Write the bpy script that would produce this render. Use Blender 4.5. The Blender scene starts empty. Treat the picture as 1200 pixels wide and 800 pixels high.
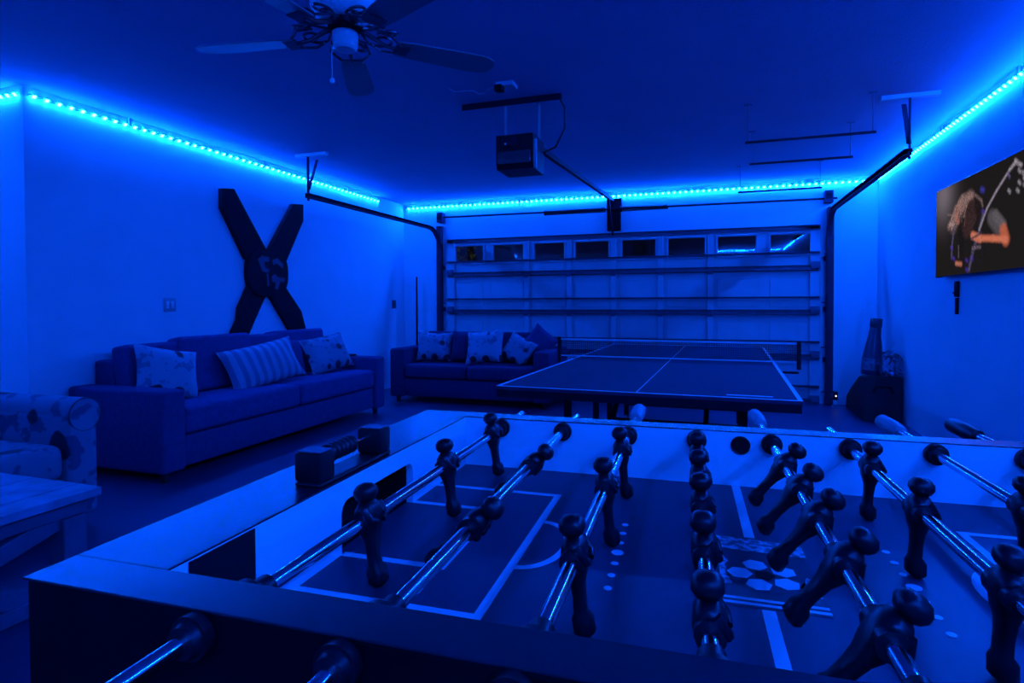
import bpy, bmesh, math, random
from mathutils import Matrix, Vector
random.seed(7)
PI = math.pi
scene = bpy.context.scene
COL = scene.collection

# ------------------------------------------------------------------ camera
YAW, PIT, ROL, FPX, CY = -0.32798821, 0.02065706, 0.0029526, 686.36, 369.0
CAMZ = 1.215
fw = Vector((math.sin(YAW)*math.cos(PIT), math.cos(YAW)*math.cos(PIT), -math.sin(PIT)))
rt = Vector((math.cos(YAW), -math.sin(YAW), 0))
dn = fw.cross(rt)
r2 = math.cos(ROL)*rt + math.sin(ROL)*dn
d2 = -math.sin(ROL)*rt + math.cos(ROL)*dn
cam = bpy.data.cameras.new('camera')
cam.sensor_width = 36
cam.lens = 36*FPX/1200
cam.shift_y = -(400-CY)/1200
cam.clip_start = 0.02
camo = bpy.data.objects.new('camera', cam)
COL.objects.link(camo)
camo.matrix_world = Matrix(((r2.x, -d2.x, -fw.x, 0), (r2.y, -d2.y, -fw.y, 0), (r2.z, -d2.z, -fw.z, CAMZ), (0, 0, 0, 1)))
scene.camera = camo

# ------------------------------------------------------------------ world and exposure
world = bpy.data.worlds.new('night')
scene.world = world
world.use_nodes = True
world.node_tree.nodes['Background'].inputs[0].default_value = (0.004, 0.006, 0.02, 1)
world.node_tree.nodes['Background'].inputs[1].default_value = 0.25
scene.view_settings.view_transform = 'Standard'
scene.view_settings.look = 'None'
scene.view_settings.gamma = 1
scene.view_settings.use_curve_mapping = False
scene.view_settings.exposure = 0.0
LED_COLOR = (0.001, 0.08, 1.0)
LED_POWER = 820.0

# ------------------------------------------------------------------ room constants
XL, XR, YB, YF, ZC = -4.36, 1.82, 7.8, -1.4, 2.68
YJ, XJ = 2.68, -5.6          # where the left wall steps back
DX0, DX1, DZ = -3.65, 1.23, 2.13

# ------------------------------------------------------------------ materials
MATS = {}
def nodes(name):
    m = bpy.data.materials.new(name); m.use_nodes = True
    nt = m.node_tree
    return m, nt, nt.nodes['Principled BSDF']
def mat(name, col, rough=0.6, metal=0.0, vary=0.0, scale=8.0, bump=0.0, bscale=60.0, spec=0.5, coat=0.0):
    if name in MATS: return MATS[name]
    m, nt, b = nodes(name)
    b.inputs['Roughness'].default_value = rough
    b.inputs['Metallic'].default_value = metal
    b.inputs['Specular IOR Level'].default_value = spec
    b.inputs['Coat Weight'].default_value = coat
    tc = nt.nodes.new('ShaderNodeTexCoord')
    n = nt.nodes.new('ShaderNodeTexNoise'); n.inputs['Scale'].default_value = scale; n.inputs['Detail'].default_value = 4
    nt.links.new(tc.outputs['Object'], n.inputs['Vector'])
    r = nt.nodes.new('ShaderNodeValToRGB')
    r.color_ramp.elements[0].position = 0.3; r.color_ramp.elements[1].position = 0.7
    a = [max(0, c*(1-vary)) for c in col]; z = [min(1, c*(1+vary)) for c in col]
    r.color_ramp.elements[0].color = (*a, 1); r.color_ramp.elements[1].color = (*z, 1)
    nt.links.new(n.outputs['Fac'], r.inputs['Fac']); nt.links.new(r.outputs['Color'], b.inputs['Base Color'])
    if bump > 0:
        n2 = nt.nodes.new('ShaderNodeTexNoise'); n2.inputs['Scale'].default_value = bscale; n2.inputs['Detail'].default_value = 3
        nt.links.new(tc.outputs['Object'], n2.inputs['Vector'])
        bp = nt.nodes.new('ShaderNodeBump'); bp.inputs['Strength'].default_value = bump; bp.inputs['Distance'].default_value = 0.01
        nt.links.new(n2.outputs['Fac'], bp.inputs['Height']); nt.links.new(bp.outputs['Normal'], b.inputs['Normal'])
    MATS[name] = m
    return m
def emit(name, col, power):
    m, nt, b = nodes(name)
    b.inputs['Base Color'].default_value = (0.02, 0.02, 0.02, 1)
    b.inputs['Emission Color'].default_value = (*col, 1)
    b.inputs['Emission Strength'].default_value = power
    return m
def print_mat(name, base, dark, scale, thr, mid=None):
    """fabric with large dark flower heads and finer leaves printed on it"""
    m, nt, b = nodes(name); b.inputs['Roughness'].default_value = 0.85
    tc = nt.nodes.new('ShaderNodeTexCoord')
    wn = nt.nodes.new('ShaderNodeTexNoise'); wn.inputs['Scale'].default_value = 6
    mixv = nt.nodes.new('ShaderNodeMixRGB'); mixv.inputs[0].default_value = 0.07
    nt.links.new(tc.outputs['Object'], wn.inputs['Vector']); nt.links.new(tc.outputs['Object'], mixv.inputs[1]); nt.links.new(wn.outputs['Color'], mixv.inputs[2])
    v = nt.nodes.new('ShaderNodeTexVoronoi'); v.inputs['Scale'].default_value = scale; v.inputs['Randomness'].default_value = 0.8
    nt.links.new(mixv.outputs[0], v.inputs['Vector'])
    cr = nt.nodes.new('ShaderNodeValToRGB'); cr.color_ramp.elements[0].position = thr; cr.color_ramp.elements[1].position = thr+0.03
    nt.links.new(v.outputs['Distance'], cr.inputs['Fac'])
    n2 = nt.nodes.new('ShaderNodeTexNoise'); n2.inputs['Scale'].default_value = scale*2.2; n2.inputs['Detail'].default_value = 2
    nt.links.new(tc.outputs['Object'], n2.inputs['Vector'])
    c2 = nt.nodes.new('ShaderNodeValToRGB'); c2.color_ramp.elements[0].position = 0.56; c2.color_ramp.elements[1].position = 0.6
    c2.color_ramp.elements[0].color = (*base, 1); c2.color_ramp.elements[1].color = (*(mid or [x*0.45 for x in base]), 1)
    nt.links.new(n2.outputs['Fac'], c2.inputs['Fac'])
    mx = nt.nodes.new('ShaderNodeMixRGB'); mx.inputs[1].default_value = (*dark, 1)
    nt.links.new(cr.outputs['Color'], mx.inputs[0]); nt.links.new(c2.outputs['Color'], mx.inputs[2])
    nt.links.new(mx.outputs[0], b.inputs['Base Color'])
    return m
def stripe_mat(name, a, c, scale, axis='X'):
    m, nt, b = nodes(name); b.inputs['Roughness'].default_value = 0.85
    tc = nt.nodes.new('ShaderNodeTexCoord'); w = nt.nodes.new('ShaderNodeTexWave'); w.bands_direction = axis
    w.inputs['Scale'].default_value = scale; w.inputs['Distortion'].default_value = 0.4
    nt.links.new(tc.outputs['Object'], w.inputs['Vector'])
    r = nt.nodes.new('ShaderNodeValToRGB'); r.color_ramp.elements[0].position = 0.4; r.color_ramp.elements[1].position = 0.6
    r.color_ramp.elements[0].color = (*a, 1); r.color_ramp.elements[1].color = (*c, 1)
    nt.links.new(w.outputs['Fac'], r.inputs['Fac']); nt.links.new(r.outputs['Color'], b.inputs['Base Color'])
    return m
def glass_mat(name, tint=(1, 1, 1), fac=0.12):
    m = bpy.data.materials.new(name); m.use_nodes = True; nt = m.node_tree; nt.nodes.clear()
    o = nt.nodes.new('ShaderNodeOutputMaterial'); t = nt.nodes.new('ShaderNodeBsdfTransparent'); g = nt.nodes.new('ShaderNodeBsdfGlossy')
    t.inputs[0].default_value = (*tint, 1); g.inputs['Roughness'].default_value = 0.03
    l = nt.nodes.new('ShaderNodeFresnel'); l.inputs[0].default_value = 1.5
    a = nt.nodes.new('ShaderNodeMath'); a.operation = 'ADD'; a.inputs[1].default_value = fac; a.use_clamp = True
    mx = nt.nodes.new('ShaderNodeMixShader')
    nt.links.new(l.outputs[0], a.inputs[0]); nt.links.new(a.outputs[0], mx.inputs[0])
    nt.links.new(t.outputs[0], mx.inputs[1]); nt.links.new(g.outputs[0], mx.inputs[2]); nt.links.new(mx.outputs[0], o.inputs[0])
    return m
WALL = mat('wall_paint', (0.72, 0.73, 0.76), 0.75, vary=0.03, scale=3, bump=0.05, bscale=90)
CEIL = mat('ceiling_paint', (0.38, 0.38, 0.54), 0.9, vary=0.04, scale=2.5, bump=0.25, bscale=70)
FLOOR = mat('floor_epoxy', (0.04, 0.05, 0.11), 0.4, vary=0.25, scale=1.6, bump=0.04, bscale=120)
DOORM = mat('door_steel', (0.52, 0.53, 0.56), 0.5, vary=0.05, scale=5)
STRUT = mat('galvanised_steel', (0.12, 0.12, 0.17), 0.5, 0.2, vary=0.15, scale=20)
DARKST = mat('dark_steel', (0.01, 0.01, 0.022), 0.6, 0.0, vary=0.2, spec=0.15)
TRACKM = mat('track_steel', (0.03, 0.03, 0.055), 0.7, 0.0, vary=0.15, scale=20, spec=0.2)
BLACK = mat('black_plastic', (0.006, 0.006, 0.01), 0.4, vary=0.2, spec=0.3)
MBLACK = mat('matt_black', (0.006, 0.006, 0.009), 0.8, vary=0.2, spec=0.15)
WHITEP = mat('white_plastic', (0.8, 0.8, 0.8), 0.4, vary=0.02)
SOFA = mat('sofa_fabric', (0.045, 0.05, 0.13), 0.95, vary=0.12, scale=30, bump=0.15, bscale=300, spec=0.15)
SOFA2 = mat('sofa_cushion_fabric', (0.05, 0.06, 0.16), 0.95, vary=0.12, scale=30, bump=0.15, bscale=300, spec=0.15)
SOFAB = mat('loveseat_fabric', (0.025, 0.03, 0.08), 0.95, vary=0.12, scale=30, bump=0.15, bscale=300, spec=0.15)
WOOD = mat('dark_wood_feet', (0.02, 0.015, 0.012), 0.5, vary=0.2)
CHROME = mat('chrome', (0.75, 0.76, 0.8), 0.12, 1.0, vary=0.02)
RAILM = mat('cabinet_laminate', (0.01, 0.012, 0.025), 0.27, vary=0.08, scale=12, spec=0.6)
CABM = mat('cabinet_side', (0.002, 0.002, 0.005), 0.6, vary=0.1, scale=12, spec=0.1)
WHITEL = mat('white_liner', (0.88, 0.88, 0.9), 0.45, vary=0.02)
FIELD = mat('playfield', (0.03, 0.045, 0.085), 0.45, vary=0.06, scale=5)
LINE = mat('field_line_print', (0.72, 0.72, 0.75), 0.4, vary=0.02)
PLAYER = mat('player_plastic', (0.005, 0.005, 0.01), 0.35, vary=0.2, spec=0.3)
PPTOP = mat('table_tennis_paint', (0.02, 0.03, 0.065), 0.8, vary=0.05, scale=4, spec=0.2)
PPEDGE = mat('table_apron', (0.006, 0.006, 0.012), 0.6, spec=0.15, vary=0.1)
NETM = mat('net_cord', (0.015, 0.02, 0.04), 0.8, vary=0.1)

# ------------------------------------------------------------------ mesh helpers
class MB:
    def __init__(s): s.bm = bmesh.new()
    def _merge(s, b2, M=None):
        if M is not None: bmesh.ops.transform(b2, matrix=M, verts=b2.verts)
        me = bpy.data.meshes.new('tmp'); b2.to_mesh(me); b2.free(); s.bm.from_mesh(me); bpy.data.meshes.remove(me)
    def box(s, x0, x1, y0, y1, z0, z1, bev=0.0, seg=2, M=None):
        b = bmesh.new(); bmesh.ops.create_cube(b, size=1)
        for v in b.verts:
            v.co = Vector(((x0+x1)/2+v.co.x*(x1-x0), (y0+y1)/2+v.co.y*(y1-y0), (z0+z1)/2+v.co.z*(z1-z0)))
        if bev > 0: bmesh.ops.bevel(b, geom=b.edges[:], offset=bev, segments=seg, profile=0.5, affect='EDGES')
        s._merge(b, M); return s
    def bar(s, p, q, w, h=None, up=(0, 0, 1), bev=0.0):
        p, q = Vector(p), Vector(q); d = q-p; L = d.length; h = h or w
        z = d.normalized(); u = Vector(up)
        if abs(z.dot(u)) > 0.98: u = Vector((1, 0, 0))
        x = u.cross(z).normalized(); y = z.cross(x)
        M = Matrix(((x.x, y.x, z.x, p.x), (x.y, y.y, z.y, p.y), (x.z, y.z, z.z, p.z), (0, 0, 0, 1)))
        return s.box(-w/2, w/2, -h/2, h/2, 0, L, bev, 1, M)
    def tube(s, pts, r, n=10, cap=True):
        pts = [Vector(p) for p in pts]; rs = r if isinstance(r, (list, tuple)) else [r]*len(pts)
        rings = []; prev = None
        for i, p in enumerate(pts):
            if i == 0: t = pts[1]-p
            elif i == len(pts)-1: t = p-pts[i-1]
            else: t = (pts[i+1]-p).normalized()+(p-pts[i-1]).normalized()
            t.normalize()
            if prev is None:
                u = Vector((0, 0, 1)) if abs(t.z) < 0.95 else Vector((1, 0, 0))
                a = t.cross(u).normalized()
            else:
                a = (prev-t*prev.dot(t)).normalized()
            prev = a; b = t.cross(a)
            rings.append([s.bm.verts.new(p+rs[i]*(math.cos(2*PI*k/n)*a+math.sin(2*PI*k/n)*b)) for k in range(n)])
        for i in range(len(rings)-1):
            for k in range(n): s.bm.faces.new((rings[i][k], rings[i][(k+1) % n], rings[i+1][(k+1) % n], rings[i+1][k]))
        if cap: s.bm.faces.new(rings[0][::-1]); s.bm.faces.new(rings[-1])
        return s
    def lathe(s, prof, c=(0, 0, 0), n=24, M=None):
        b = bmesh.new(); rings = []
        for r, z in prof:
            if r < 1e-6: rings.append([b.verts.new((0, 0, z))])
            else: rings.append([b.verts.new((r*math.cos(2*PI*k/n), r*math.sin(2*PI*k/n), z)) for k in range(n)])
        for i in range(len(rings)-1):
            A, B = rings[i], rings[i+1]
            for k in range(n):
                q = [A[k % len(A)], A[(k+1) % len(A)], B[(k+1) % len(B)], B[k % len(B)]]
                f = []
                for v in q:
                    if v not in f: f.append(v)
                if len(f) >= 3: b.faces.new(f)
        if len(rings[0]) > 1: b.faces.new(rings[0][::-1])
        if len(rings[-1]) > 1: b.faces.new(rings[-1])
        T = Matrix.Translation(c)
        s._merge(b, T @ M if M is not None else T); return s
    def prism(s, poly, axis, a, b_):
        """extrude a 2D polygon along an axis from a to b_"""
        def P(p, t):
            return {'x': (t, p[0], p[1]), 'y': (p[0], t, p[1]), 'z': (p[0], p[1], t)}[axis]
        A = [s.bm.verts.new(P(p, a)) for p in poly]; B = [s.bm.verts.new(P(p, b_)) for p in poly]
        n = len(poly)
        s.bm.faces.new(A); s.bm.faces.new(B[::-1])
        for k in range(n): s.bm.faces.new((A[k], B[k], B[(k+1) % n], A[(k+1) % n]))
        return s
    def pillow(s, w, h, t, n=14, p=2.6):
        b = bmesh.new(); g = {}
        for sd in (1, -1):
            for i in range(n+1):
                for j in range(n+1):
                    x, y = -1+2*i/n, -1+2*j/n
                    edge = i in (0, n) or j in (0, n)
                    if sd < 0 and edge: g[(sd, i, j)] = g[(1, i, j)]; continue
                    f = max(0, (1-abs(x)**p)*(1-abs(y)**p))**0.5
                    pull = 1-0.07*(1-abs(y)**2) if True else 1
                    pull2 = 1-0.07*(1-abs(x)**2)
                    wr = 1+0.06*math.sin(5*x+3*y)
                    g[(sd, i, j)] = b.verts.new((x*w/2*(pull if abs(x) > .6 else 1), sd*t/2*f*wr, y*h/2*(pull2 if abs(y) > .6 else 1)))
            for i in range(n):
                for j in range(n):
                    q = [g[(sd, i, j)], g[(sd, i+1, j)], g[(sd, i+1, j+1)], g[(sd, i, j+1)]]
                    b.faces.new(q if sd < 0 else q[::-1])
        s._merge(b); return s
    def build(s, name, m, parent=None, smooth=True, sharp=35):
        bmesh.ops.recalc_face_normals(s.bm, faces=s.bm.faces)
        me = bpy.data.meshes.new(name); s.bm.to_mesh(me); s.bm.free()
        me.materials.append(m)
        if smooth:
            me.polygons.foreach_set('use_smooth', [True]*len(me.polygons))
            me.set_sharp_from_angle(angle=math.radians(sharp))
        o = bpy.data.objects.new(name, me); COL.objects.link(o)
        if parent: o.parent = parent
        return o
def empty(name, loc=(0, 0, 0), rz=0):
    o = bpy.data.objects.new(name, None); COL.objects.link(o); o.location = loc; o.rotation_euler = (0, 0, rz)
    o.empty_display_size = 0.1
    return o
def tag(o, label, cat, group=None):
    o['label'] = label; o['category'] = cat
    if group: o['group'] = group
    return o
def struct(o): o['kind'] = 'structure'; return o
def share(name, src, parent, loc=(0, 0, 0), rot=(0, 0, 0)):
    o = bpy.data.objects.new(name, src.data); COL.objects.link(o); o.parent = parent; o.location = loc; o.rotation_euler = rot
    return o

# ------------------------------------------------------------------ room shell
struct(MB().box(XJ-0.1, XR+0.12, YF-0.1, YB+0.15, -0.1, 0).build('floor', FLOOR, smooth=False))
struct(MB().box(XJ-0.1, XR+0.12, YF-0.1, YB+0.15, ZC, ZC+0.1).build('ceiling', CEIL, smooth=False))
struct(MB().prism([(XL, YB+0.15), (XL, YJ), (XJ, YJ), (XJ, YB+0.15)], 'z', 0, ZC).build('wall_left', WALL, smooth=False))
struct(MB().box(XJ-0.1, XJ, YF, YJ, 0, ZC).build('wall_left_near', WALL, smooth=False))
struct(MB().box(XR, XR+0.12, YF, YB+0.15, 0, ZC).build('wall_right', WALL, smooth=False))
struct(MB().box(XJ-0.1, XR+0.12, YF-0.1, YF, 0, ZC).build('wall_near', WALL, smooth=False))
wb = MB().box(XL, DX0, YB, YB+0.15, 0, ZC).box(DX1, XR, YB, YB+0.15, 0, ZC).box(DX0, DX1, YB, YB+0.15, DZ, ZC)
struct(wb.build('wall_back', WALL, smooth=False))

# ------------------------------------------------------------------ garage door (sections, stiles, struts, panes)
door = struct(empty('door_1', ((DX0+DX1)/2, YB, 0)))
DC = (DX0+DX1)/2
PANE = glass_mat('window_glass', (0.85, 0.9, 0.95), 0.0)
wins = [(-3.514, -3.089), (-2.933, -2.488), (-2.327, -1.902), (-1.748, -1.297), (-1.117, -0.689), (-0.528, -0.08), (0.073, 0.518), (0.682, 1.132)]
SH = DZ/4
for k in range(4):
    z0, z1 = DZ-SH*(k+1), DZ-SH*k
    yb, yf = 0.06, 0.02          # behind the wall face
    m = MB()
    if k == 0:
        wz0, wz1 = 1.79-0, 2.035
        xs = DX0
        for a, b in wins:
            m.box(xs-DC, a-DC, yf, yb, wz0, wz1); xs = b
        m.box(xs-DC, DX1-DC, yf, yb, wz0, wz1)
        m.box(DX0-DC, DX1-DC, yf, yb, z0+0.004, wz0).box(DX0-DC, DX1-DC, yf, yb, wz1, z1)
    else:
        m.box(DX0-DC, DX1-DC, yf+0.015, yb, z0+0.004, z1-0.004)
        for q in range(8):       # slightly raised pressed panels
            xa = DX0-DC+q*0.61+0.06
            m.box(xa, xa+0.49, yf+0.005, yf+0.016, z0+0.09, z1-0.09, 0.004, 1)
    sec = m.build('door_section', DOORM, door, smooth=False)
    for x in (-2.438, -1.831, -1.23, -0.625, -0.013):
        MB().box(x-DC-0.035, x-DC+0.035, -0.018, yf, z0+0.01, z1-0.01, 0.004, 1).build('stile', DOORM, sec, smooth=False)
        MB().box(x-DC-0.03, x-DC+0.03, -0.035, -0.018, z0-0.03 if k < 3 else z0+0.02, z0+0.05 if k < 3 else z0+0.1, 0.004, 1).build('hinge', STRUT, sec, smooth=False)
    for x in (DX0+0.06, DX1-0.06):
        MB().box(x-DC-0.055, x-DC+0.055, -0.022, yf, z0+0.01, z1-0.01, 0.004, 1).build('end_stile', DOORM, sec, smooth=False)
        MB().box(x-DC-0.05, x-DC+0.05, -0.06, -0.022, z0+0.02, z0+0.1, 0.004, 1).build('roller_bracket', STRUT, sec, smooth=False)
    for zz, hh in (((z1-0.05, 0.05),) if k == 0 else ()) + ((z0+0.196, 0.022), (z0+0.004, 0.055)):
        MB().box(DX0-DC+0.01, DX1-DC-0.01, -0.075, -0.018, zz, zz+0.004).box(DX0-DC+0.01, DX1-DC-0.01, -0.022, -0.018, zz, zz+hh) \
            .box(DX0-DC+0.01, DX1-DC-0.01, -0.075, -0.018, zz+hh-0.004, zz+hh).build('strut', STRUT, sec, smooth=False)
    if k == 0:
        for a, b in wins:
            f = MB()
            e = 0.022
            f.box(a-DC-e, b-DC+e, -0.006, yf, wz1, wz1+e, 0.003, 1).box(a-DC-e, b-DC+e, -0.006, yf, wz0-e, wz0, 0.003, 1)
            f.box(a-DC-e, a-DC, -0.006, yf, wz0, wz1, 0.003, 1).box(b-DC, b-DC+e, -0.006, yf, wz0, wz1, 0.003, 1)
            f.build('window_frame', DOORM, sec, smooth=False)
            MB().box(a-DC, b-DC, 0.036, 0.04, wz0, wz1).build('window_pane', PANE, sec, smooth=False)
# night garden seen through the panes
bush = MB()
for i in range(900):
    a, b_ = random.uniform(0, 2*PI), random.gauss(0, 0.5)
    r = random.uniform(0.5, 1.0)
    c = Vector((r*math.cos(a)*0.9, r*math.sin(a)*0.5, 1.5+1.2*b_))
    t = Vector((random.gauss(0, 1), random.gauss(0, 1), random.gauss(0, 1))).normalized()*0.06
    w = t.cross(Vector((random.gauss(0, 1), random.gauss(0, 1), random.gauss(0, 1)))).normalized()*0.03
    vs = [bush.bm.verts.new(c-t), bush.bm.verts.new(c+w), bush.bm.verts.new(c+t), bush.bm.verts.new(c-w)]
    bush.bm.faces.new(vs)
be = empty('garden_bush', (-5.3, 11.0, -0.1))
tag(be, 'leafy bush in the dark outside the leftmost garage door pane', 'bush')
bo = bush.build('foliage', mat('bush_leaf', (0.2, 0.22, 0.06), 0.6, vary=0.4), be, smooth=False); bo['kind'] = 'stuff'
MB().tube([(0, 0, 0), (0.05, 0, 0.8), (0, 0.05, 1.6)], [0.05, 0.04, 0.02], 8).build('stem', WOOD, be)
pl = bpy.data.lights.new('bush_fill_light', 'POINT'); pl.color = (1.0, 0.85, 0.5); pl.energy = 7; pl.shadow_soft_size = 0.05  # unseen warm lamp, added to light the bush
plo = bpy.data.objects.new('bush_fill_light', pl); COL.objects.link(plo); plo.location = (-4.7, 9.6, 2.2)

# ------------------------------------------------------------------ LED strips along the ceiling
LEDM = emit('led_light', LED_COLOR, LED_POWER)
TAPE = mat('led_tape', (0.75, 0.75, 0.78), 0.5, vary=0.02)
led_src = None
def led_strip(name, p, q, inward, pitch, label):
    """tape along the ceiling edge from p to q; inward = unit vector into the room"""
    global led_src
    p, q, n = Vector(p), Vector(q), Vector(inward)
    d = (q-p); L = d.length; d.normalize()
    ang = math.atan2(d.y, d.x)
    root = empty(name, p, ang); tag(root, label, 'led strip', 'blue led strips around the ceiling')
    side = 1 if Vector((-d.y, d.x, 0)).dot(n) > 0 else -1
    # tape tilted: its face looks down and into the room
    til = math.radians(42)
    MB().box(0, L, -0.007, 0.007, -0.002, 0.0).build('tape', TAPE, root, smooth=False).rotation_euler = (side*(PI/2-til) if side > 0 else -(PI/2-til), 0, 0)
    if led_src is None:
        bm = MB(); bm.box(-0.011, 0.011, -0.011, 0.011, -0.006, 0.0, 0.002, 1)
        me = bm.build('led', LEDM, None, smooth=False); led_src = me
        COL.objects.unlink(me)
    k = int(L/pitch)
    for i in range(k):
        o = share('led', led_src, root, ((i+0.5)*L/k, 0, -0.003))
        o.rotation_euler = (side*(PI/2-til), 0, 0)
    # clips that hold the tape to the ceiling
    for i in range(max(2, int(L/1.2))):
        x = (i+0.5)*L/max(2, int(L/1.2))
        MB().box(x-0.01, x+0.01, -0.008, 0.008, 0.0, ZC-p.z-0.0005).build('clip', TAPE, root, smooth=False)
    return root
ZS = 2.622
led_strip('led_strip', (XL+0.014, YJ+0.02, ZS), (XL+0.014, 7.1, ZS), (1, 0, 0), 0.08, 'blue led strip along the top of the long left wall')
led_strip('led_strip', (XL+0.06, YB-0.014, ZS), (1.70, YB-0.014, ZS), (0, -1, 0), 0.07, 'blue led strip above the garage door')
led_strip('led_strip', (XR-0.014, YB-0.06, ZS), (XR-0.014, YF+0.06, ZS), (-1, 0, 0), 0.07, 'blue led strip above the television on the right wall')
led_strip('led_strip', (XJ+0.02, YJ-0.014, ZS), (XL-0.02, YJ-0.014, ZS), (0, -1, 0), 0.07, 'short blue led strip at the far left edge, before the wall corner')

led_strip('led_strip', (XJ+0.014, YF+0.1, ZS), (XJ+0.014, YJ-0.06, ZS), (1, 0, 0), 0.1, 'blue led strip on the recessed left wall outside the picture')

led_strip('led_strip', (0.1, YF+0.014, ZS), (XR-0.1, YF+0.014, ZS), (0, 1, 0), 0.04, 'short blue led strip added behind the viewer to light the foosball liner')  # added strip out of view, brightens the far foosball liner

# ------------------------------------------------------------------ foosball table (u = along the table, v = across, rotated a little)
FA = 0.0377
TOP = 0.98
UC, VC = 0.084, 0.769
fc, fs = math.cos(FA), math.sin(FA)
fb = empty('foosball_table', (fc*UC-fs*VC, fs*UC+fc*VC, 0), FA)
tag(fb, 'large foosball table with white inner walls and dark rails in the foreground', 'foosball table')
U0, U1, UI0, UI1 = -0.548-UC, 0.716-UC, -0.44-UC, 0.61-UC
V0, V1, VI0, VI1 = 0.358-VC, 1.18-VC, 0.405-VC, 1.135-VC
FZ = TOP-0.1                      # playfield height
LT = 0.012                        # white liner thickness
ZB = TOP-0.40                     # underside of the cabinet
def fbox(name, m, *a, bev=0.003, parent=fb, seg=2, smooth=False):
    return MB().box(*a, bev, seg).build(name, m, parent, smooth=smooth)
fbox('side_rail', RAILM, U0, U1, V0, VI0, TOP-0.0022, TOP, bev=0.0006)
fbox('side_rail', RAILM, U0, U1, VI1, V1, TOP-0.0022, TOP, bev=0.0006)
fbox('end_rail', RAILM, U0, UI0, VI0, VI1, TOP-0.0022, TOP, bev=0.0006)
fbox('end_rail', RAILM, UI1, U1, VI0, VI1, TOP-0.0022, TOP, bev=0.0006)
fbox('side_panel', CABM, U0+0.002, U1-0.002, V0+0.002, VI0-LT, ZB, TOP-0.0022)
fbox('side_panel', CABM, U0+0.002, U1-0.002, VI1+LT, V1-0.002, ZB, TOP-0.0022)
fbox('end_panel', CABM, U0+0.002, U0+0.03, VI0-LT, VI1+LT, ZB, TOP-0.0022)
fbox('end_panel', CABM, U1-0.03, U1-0.002, VI0-LT, VI1+LT, ZB, TOP-0.0022)
fbox('cabinet_floor', CABM, U0+0.03, U1-0.03, VI0-LT, VI1+LT, ZB+0.002, ZB+0.02)
fbox('playfield', FIELD, UI0-LT, UI1+LT, VI0-LT, VI1+LT, FZ-0.012, FZ, bev=0)
# long inner liners
fbox('side_liner', WHITEL, UI0, UI1, VI0-LT, VI0, FZ, TOP-0.0023, bev=0)
fbox('side_liner', WHITEL, UI0, UI1, VI1, VI1+LT, FZ, TOP-0.0023, bev=0)
# end liners with a rounded goal mouth
def end_liner(ui, sgn):
    g0, g1, gz = 0.677-VC, 0.889-VC, TOP-0.03
    x0, x1 = (ui-LT, ui) if sgn < 0 else (ui, ui+LT)
    arc = []
    r = 0.018
    poly = [(VI0-LT, FZ), (VI0-LT, TOP-0.0023), (VI1+LT, TOP-0.0023), (VI1+LT, FZ), (g1, FZ)]
    for k in range(6):
        a = k*PI/10; poly.append((g1-r+r*math.cos(a), gz-r+r*math.sin(a)))
    for k in range(6):
        a = PI/2+k*PI/10; poly.append((g0+r+r*math.cos(a), gz-r+r*math.sin(a)))
    poly.append((g0, FZ))
    o = MB().prism(poly, 'x', x0, x1).build('end_liner', WHITEL, fb, smooth=False)
    d = -1 if sgn < 0 else 1
    xa, xb = (x0-0.055, x0) if sgn < 0 else (x1, x1+0.055)
    m = MB().box(xa, xb, g0-0.006, g0, FZ-0.001, gz+0.004).box(xa, xb, g1, g1+0.006, FZ-0.001, gz+0.004) \
        .box(xa, xb, g0-0.006, g1+0.006, gz, gz+0.006).box(xa if sgn < 0 else xb-0.004, xa+0.004 if sgn < 0 else xb, g0, g1, FZ, gz).box(xa, xb, g0, g1, FZ-0.006, FZ-0.0005)
    m.build('goal_box', MBLACK, fb, smooth=False)
    return o
end_liner(UI0, -1); end_liner(UI1, 1)
pq = fbox('plaque', MBLACK, UI0, UI0+0.002, 0.427-VC, 0.513-VC, TOP-0.075, TOP-0.003, bev=0.0008)
# printed lines on the playfield
def fline(u0, u1, v0, v1): MB().box(u0-UC, u1-UC, v0-VC, v1-VC, FZ, FZ+0.0006).build('field_line', LINE, fb, smooth=False)
for s in (1, -1):
    def U(u): return u if s > 0 else 2*UC-u
    def L(u0, u1, v0, v1): fline(min(U(u0), U(u1)), max(U(u0), U(u1)), v0, v1)
    w = 0.011
    L(-0.44, -0.208, 0.985, 0.985+w); L(-0.44, -0.208, 0.575, 0.575+w); L(-0.219, -0.208, 0.586, 0.985)
    L(-0.44, -0.292, 0.888, 0.888+w); L(-0.44, -0.292, 0.674, 0.674+w); L(-0.303, -0.292, 0.685, 0.888)
    # arc at the front of the box
    m = MB(); pts = []
    for k in range(17):
        a = -PI/2+PI*k/16
        pts.append((a, 0.055*math.cos(a), 0.085*math.sin(a)))
    for (a, x, y), (a2, x2, y2) in zip(pts, pts[1:]):
        q = []
        for aa, rr in ((a, 0), (a2, 0), (a2, -0.010), (a, -0.010)):
            q.append(((U(-0.209+(0.055+rr)*math.cos(aa)))-UC, 0.786-VC+(0.085+rr)*math.sin(aa)))
        m.prism(q, 'z', FZ, FZ+0.0006)
    m.build('field_arc', LINE, fb, smooth=False)
    for k in range(7):
        r = 0.0085 if k == 3 else 0.005
        MB().lathe([(r, 0), (r, 0.0006)], (U(-0.088)-UC, 0.888-VC-k*0.034, FZ), 12).build('field_dot', LINE, fb, smooth=False)
fline(0.079, 0.093, 0.888, 1.134); fline(0.079, 0.093, 0.406, 0.682)
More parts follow.
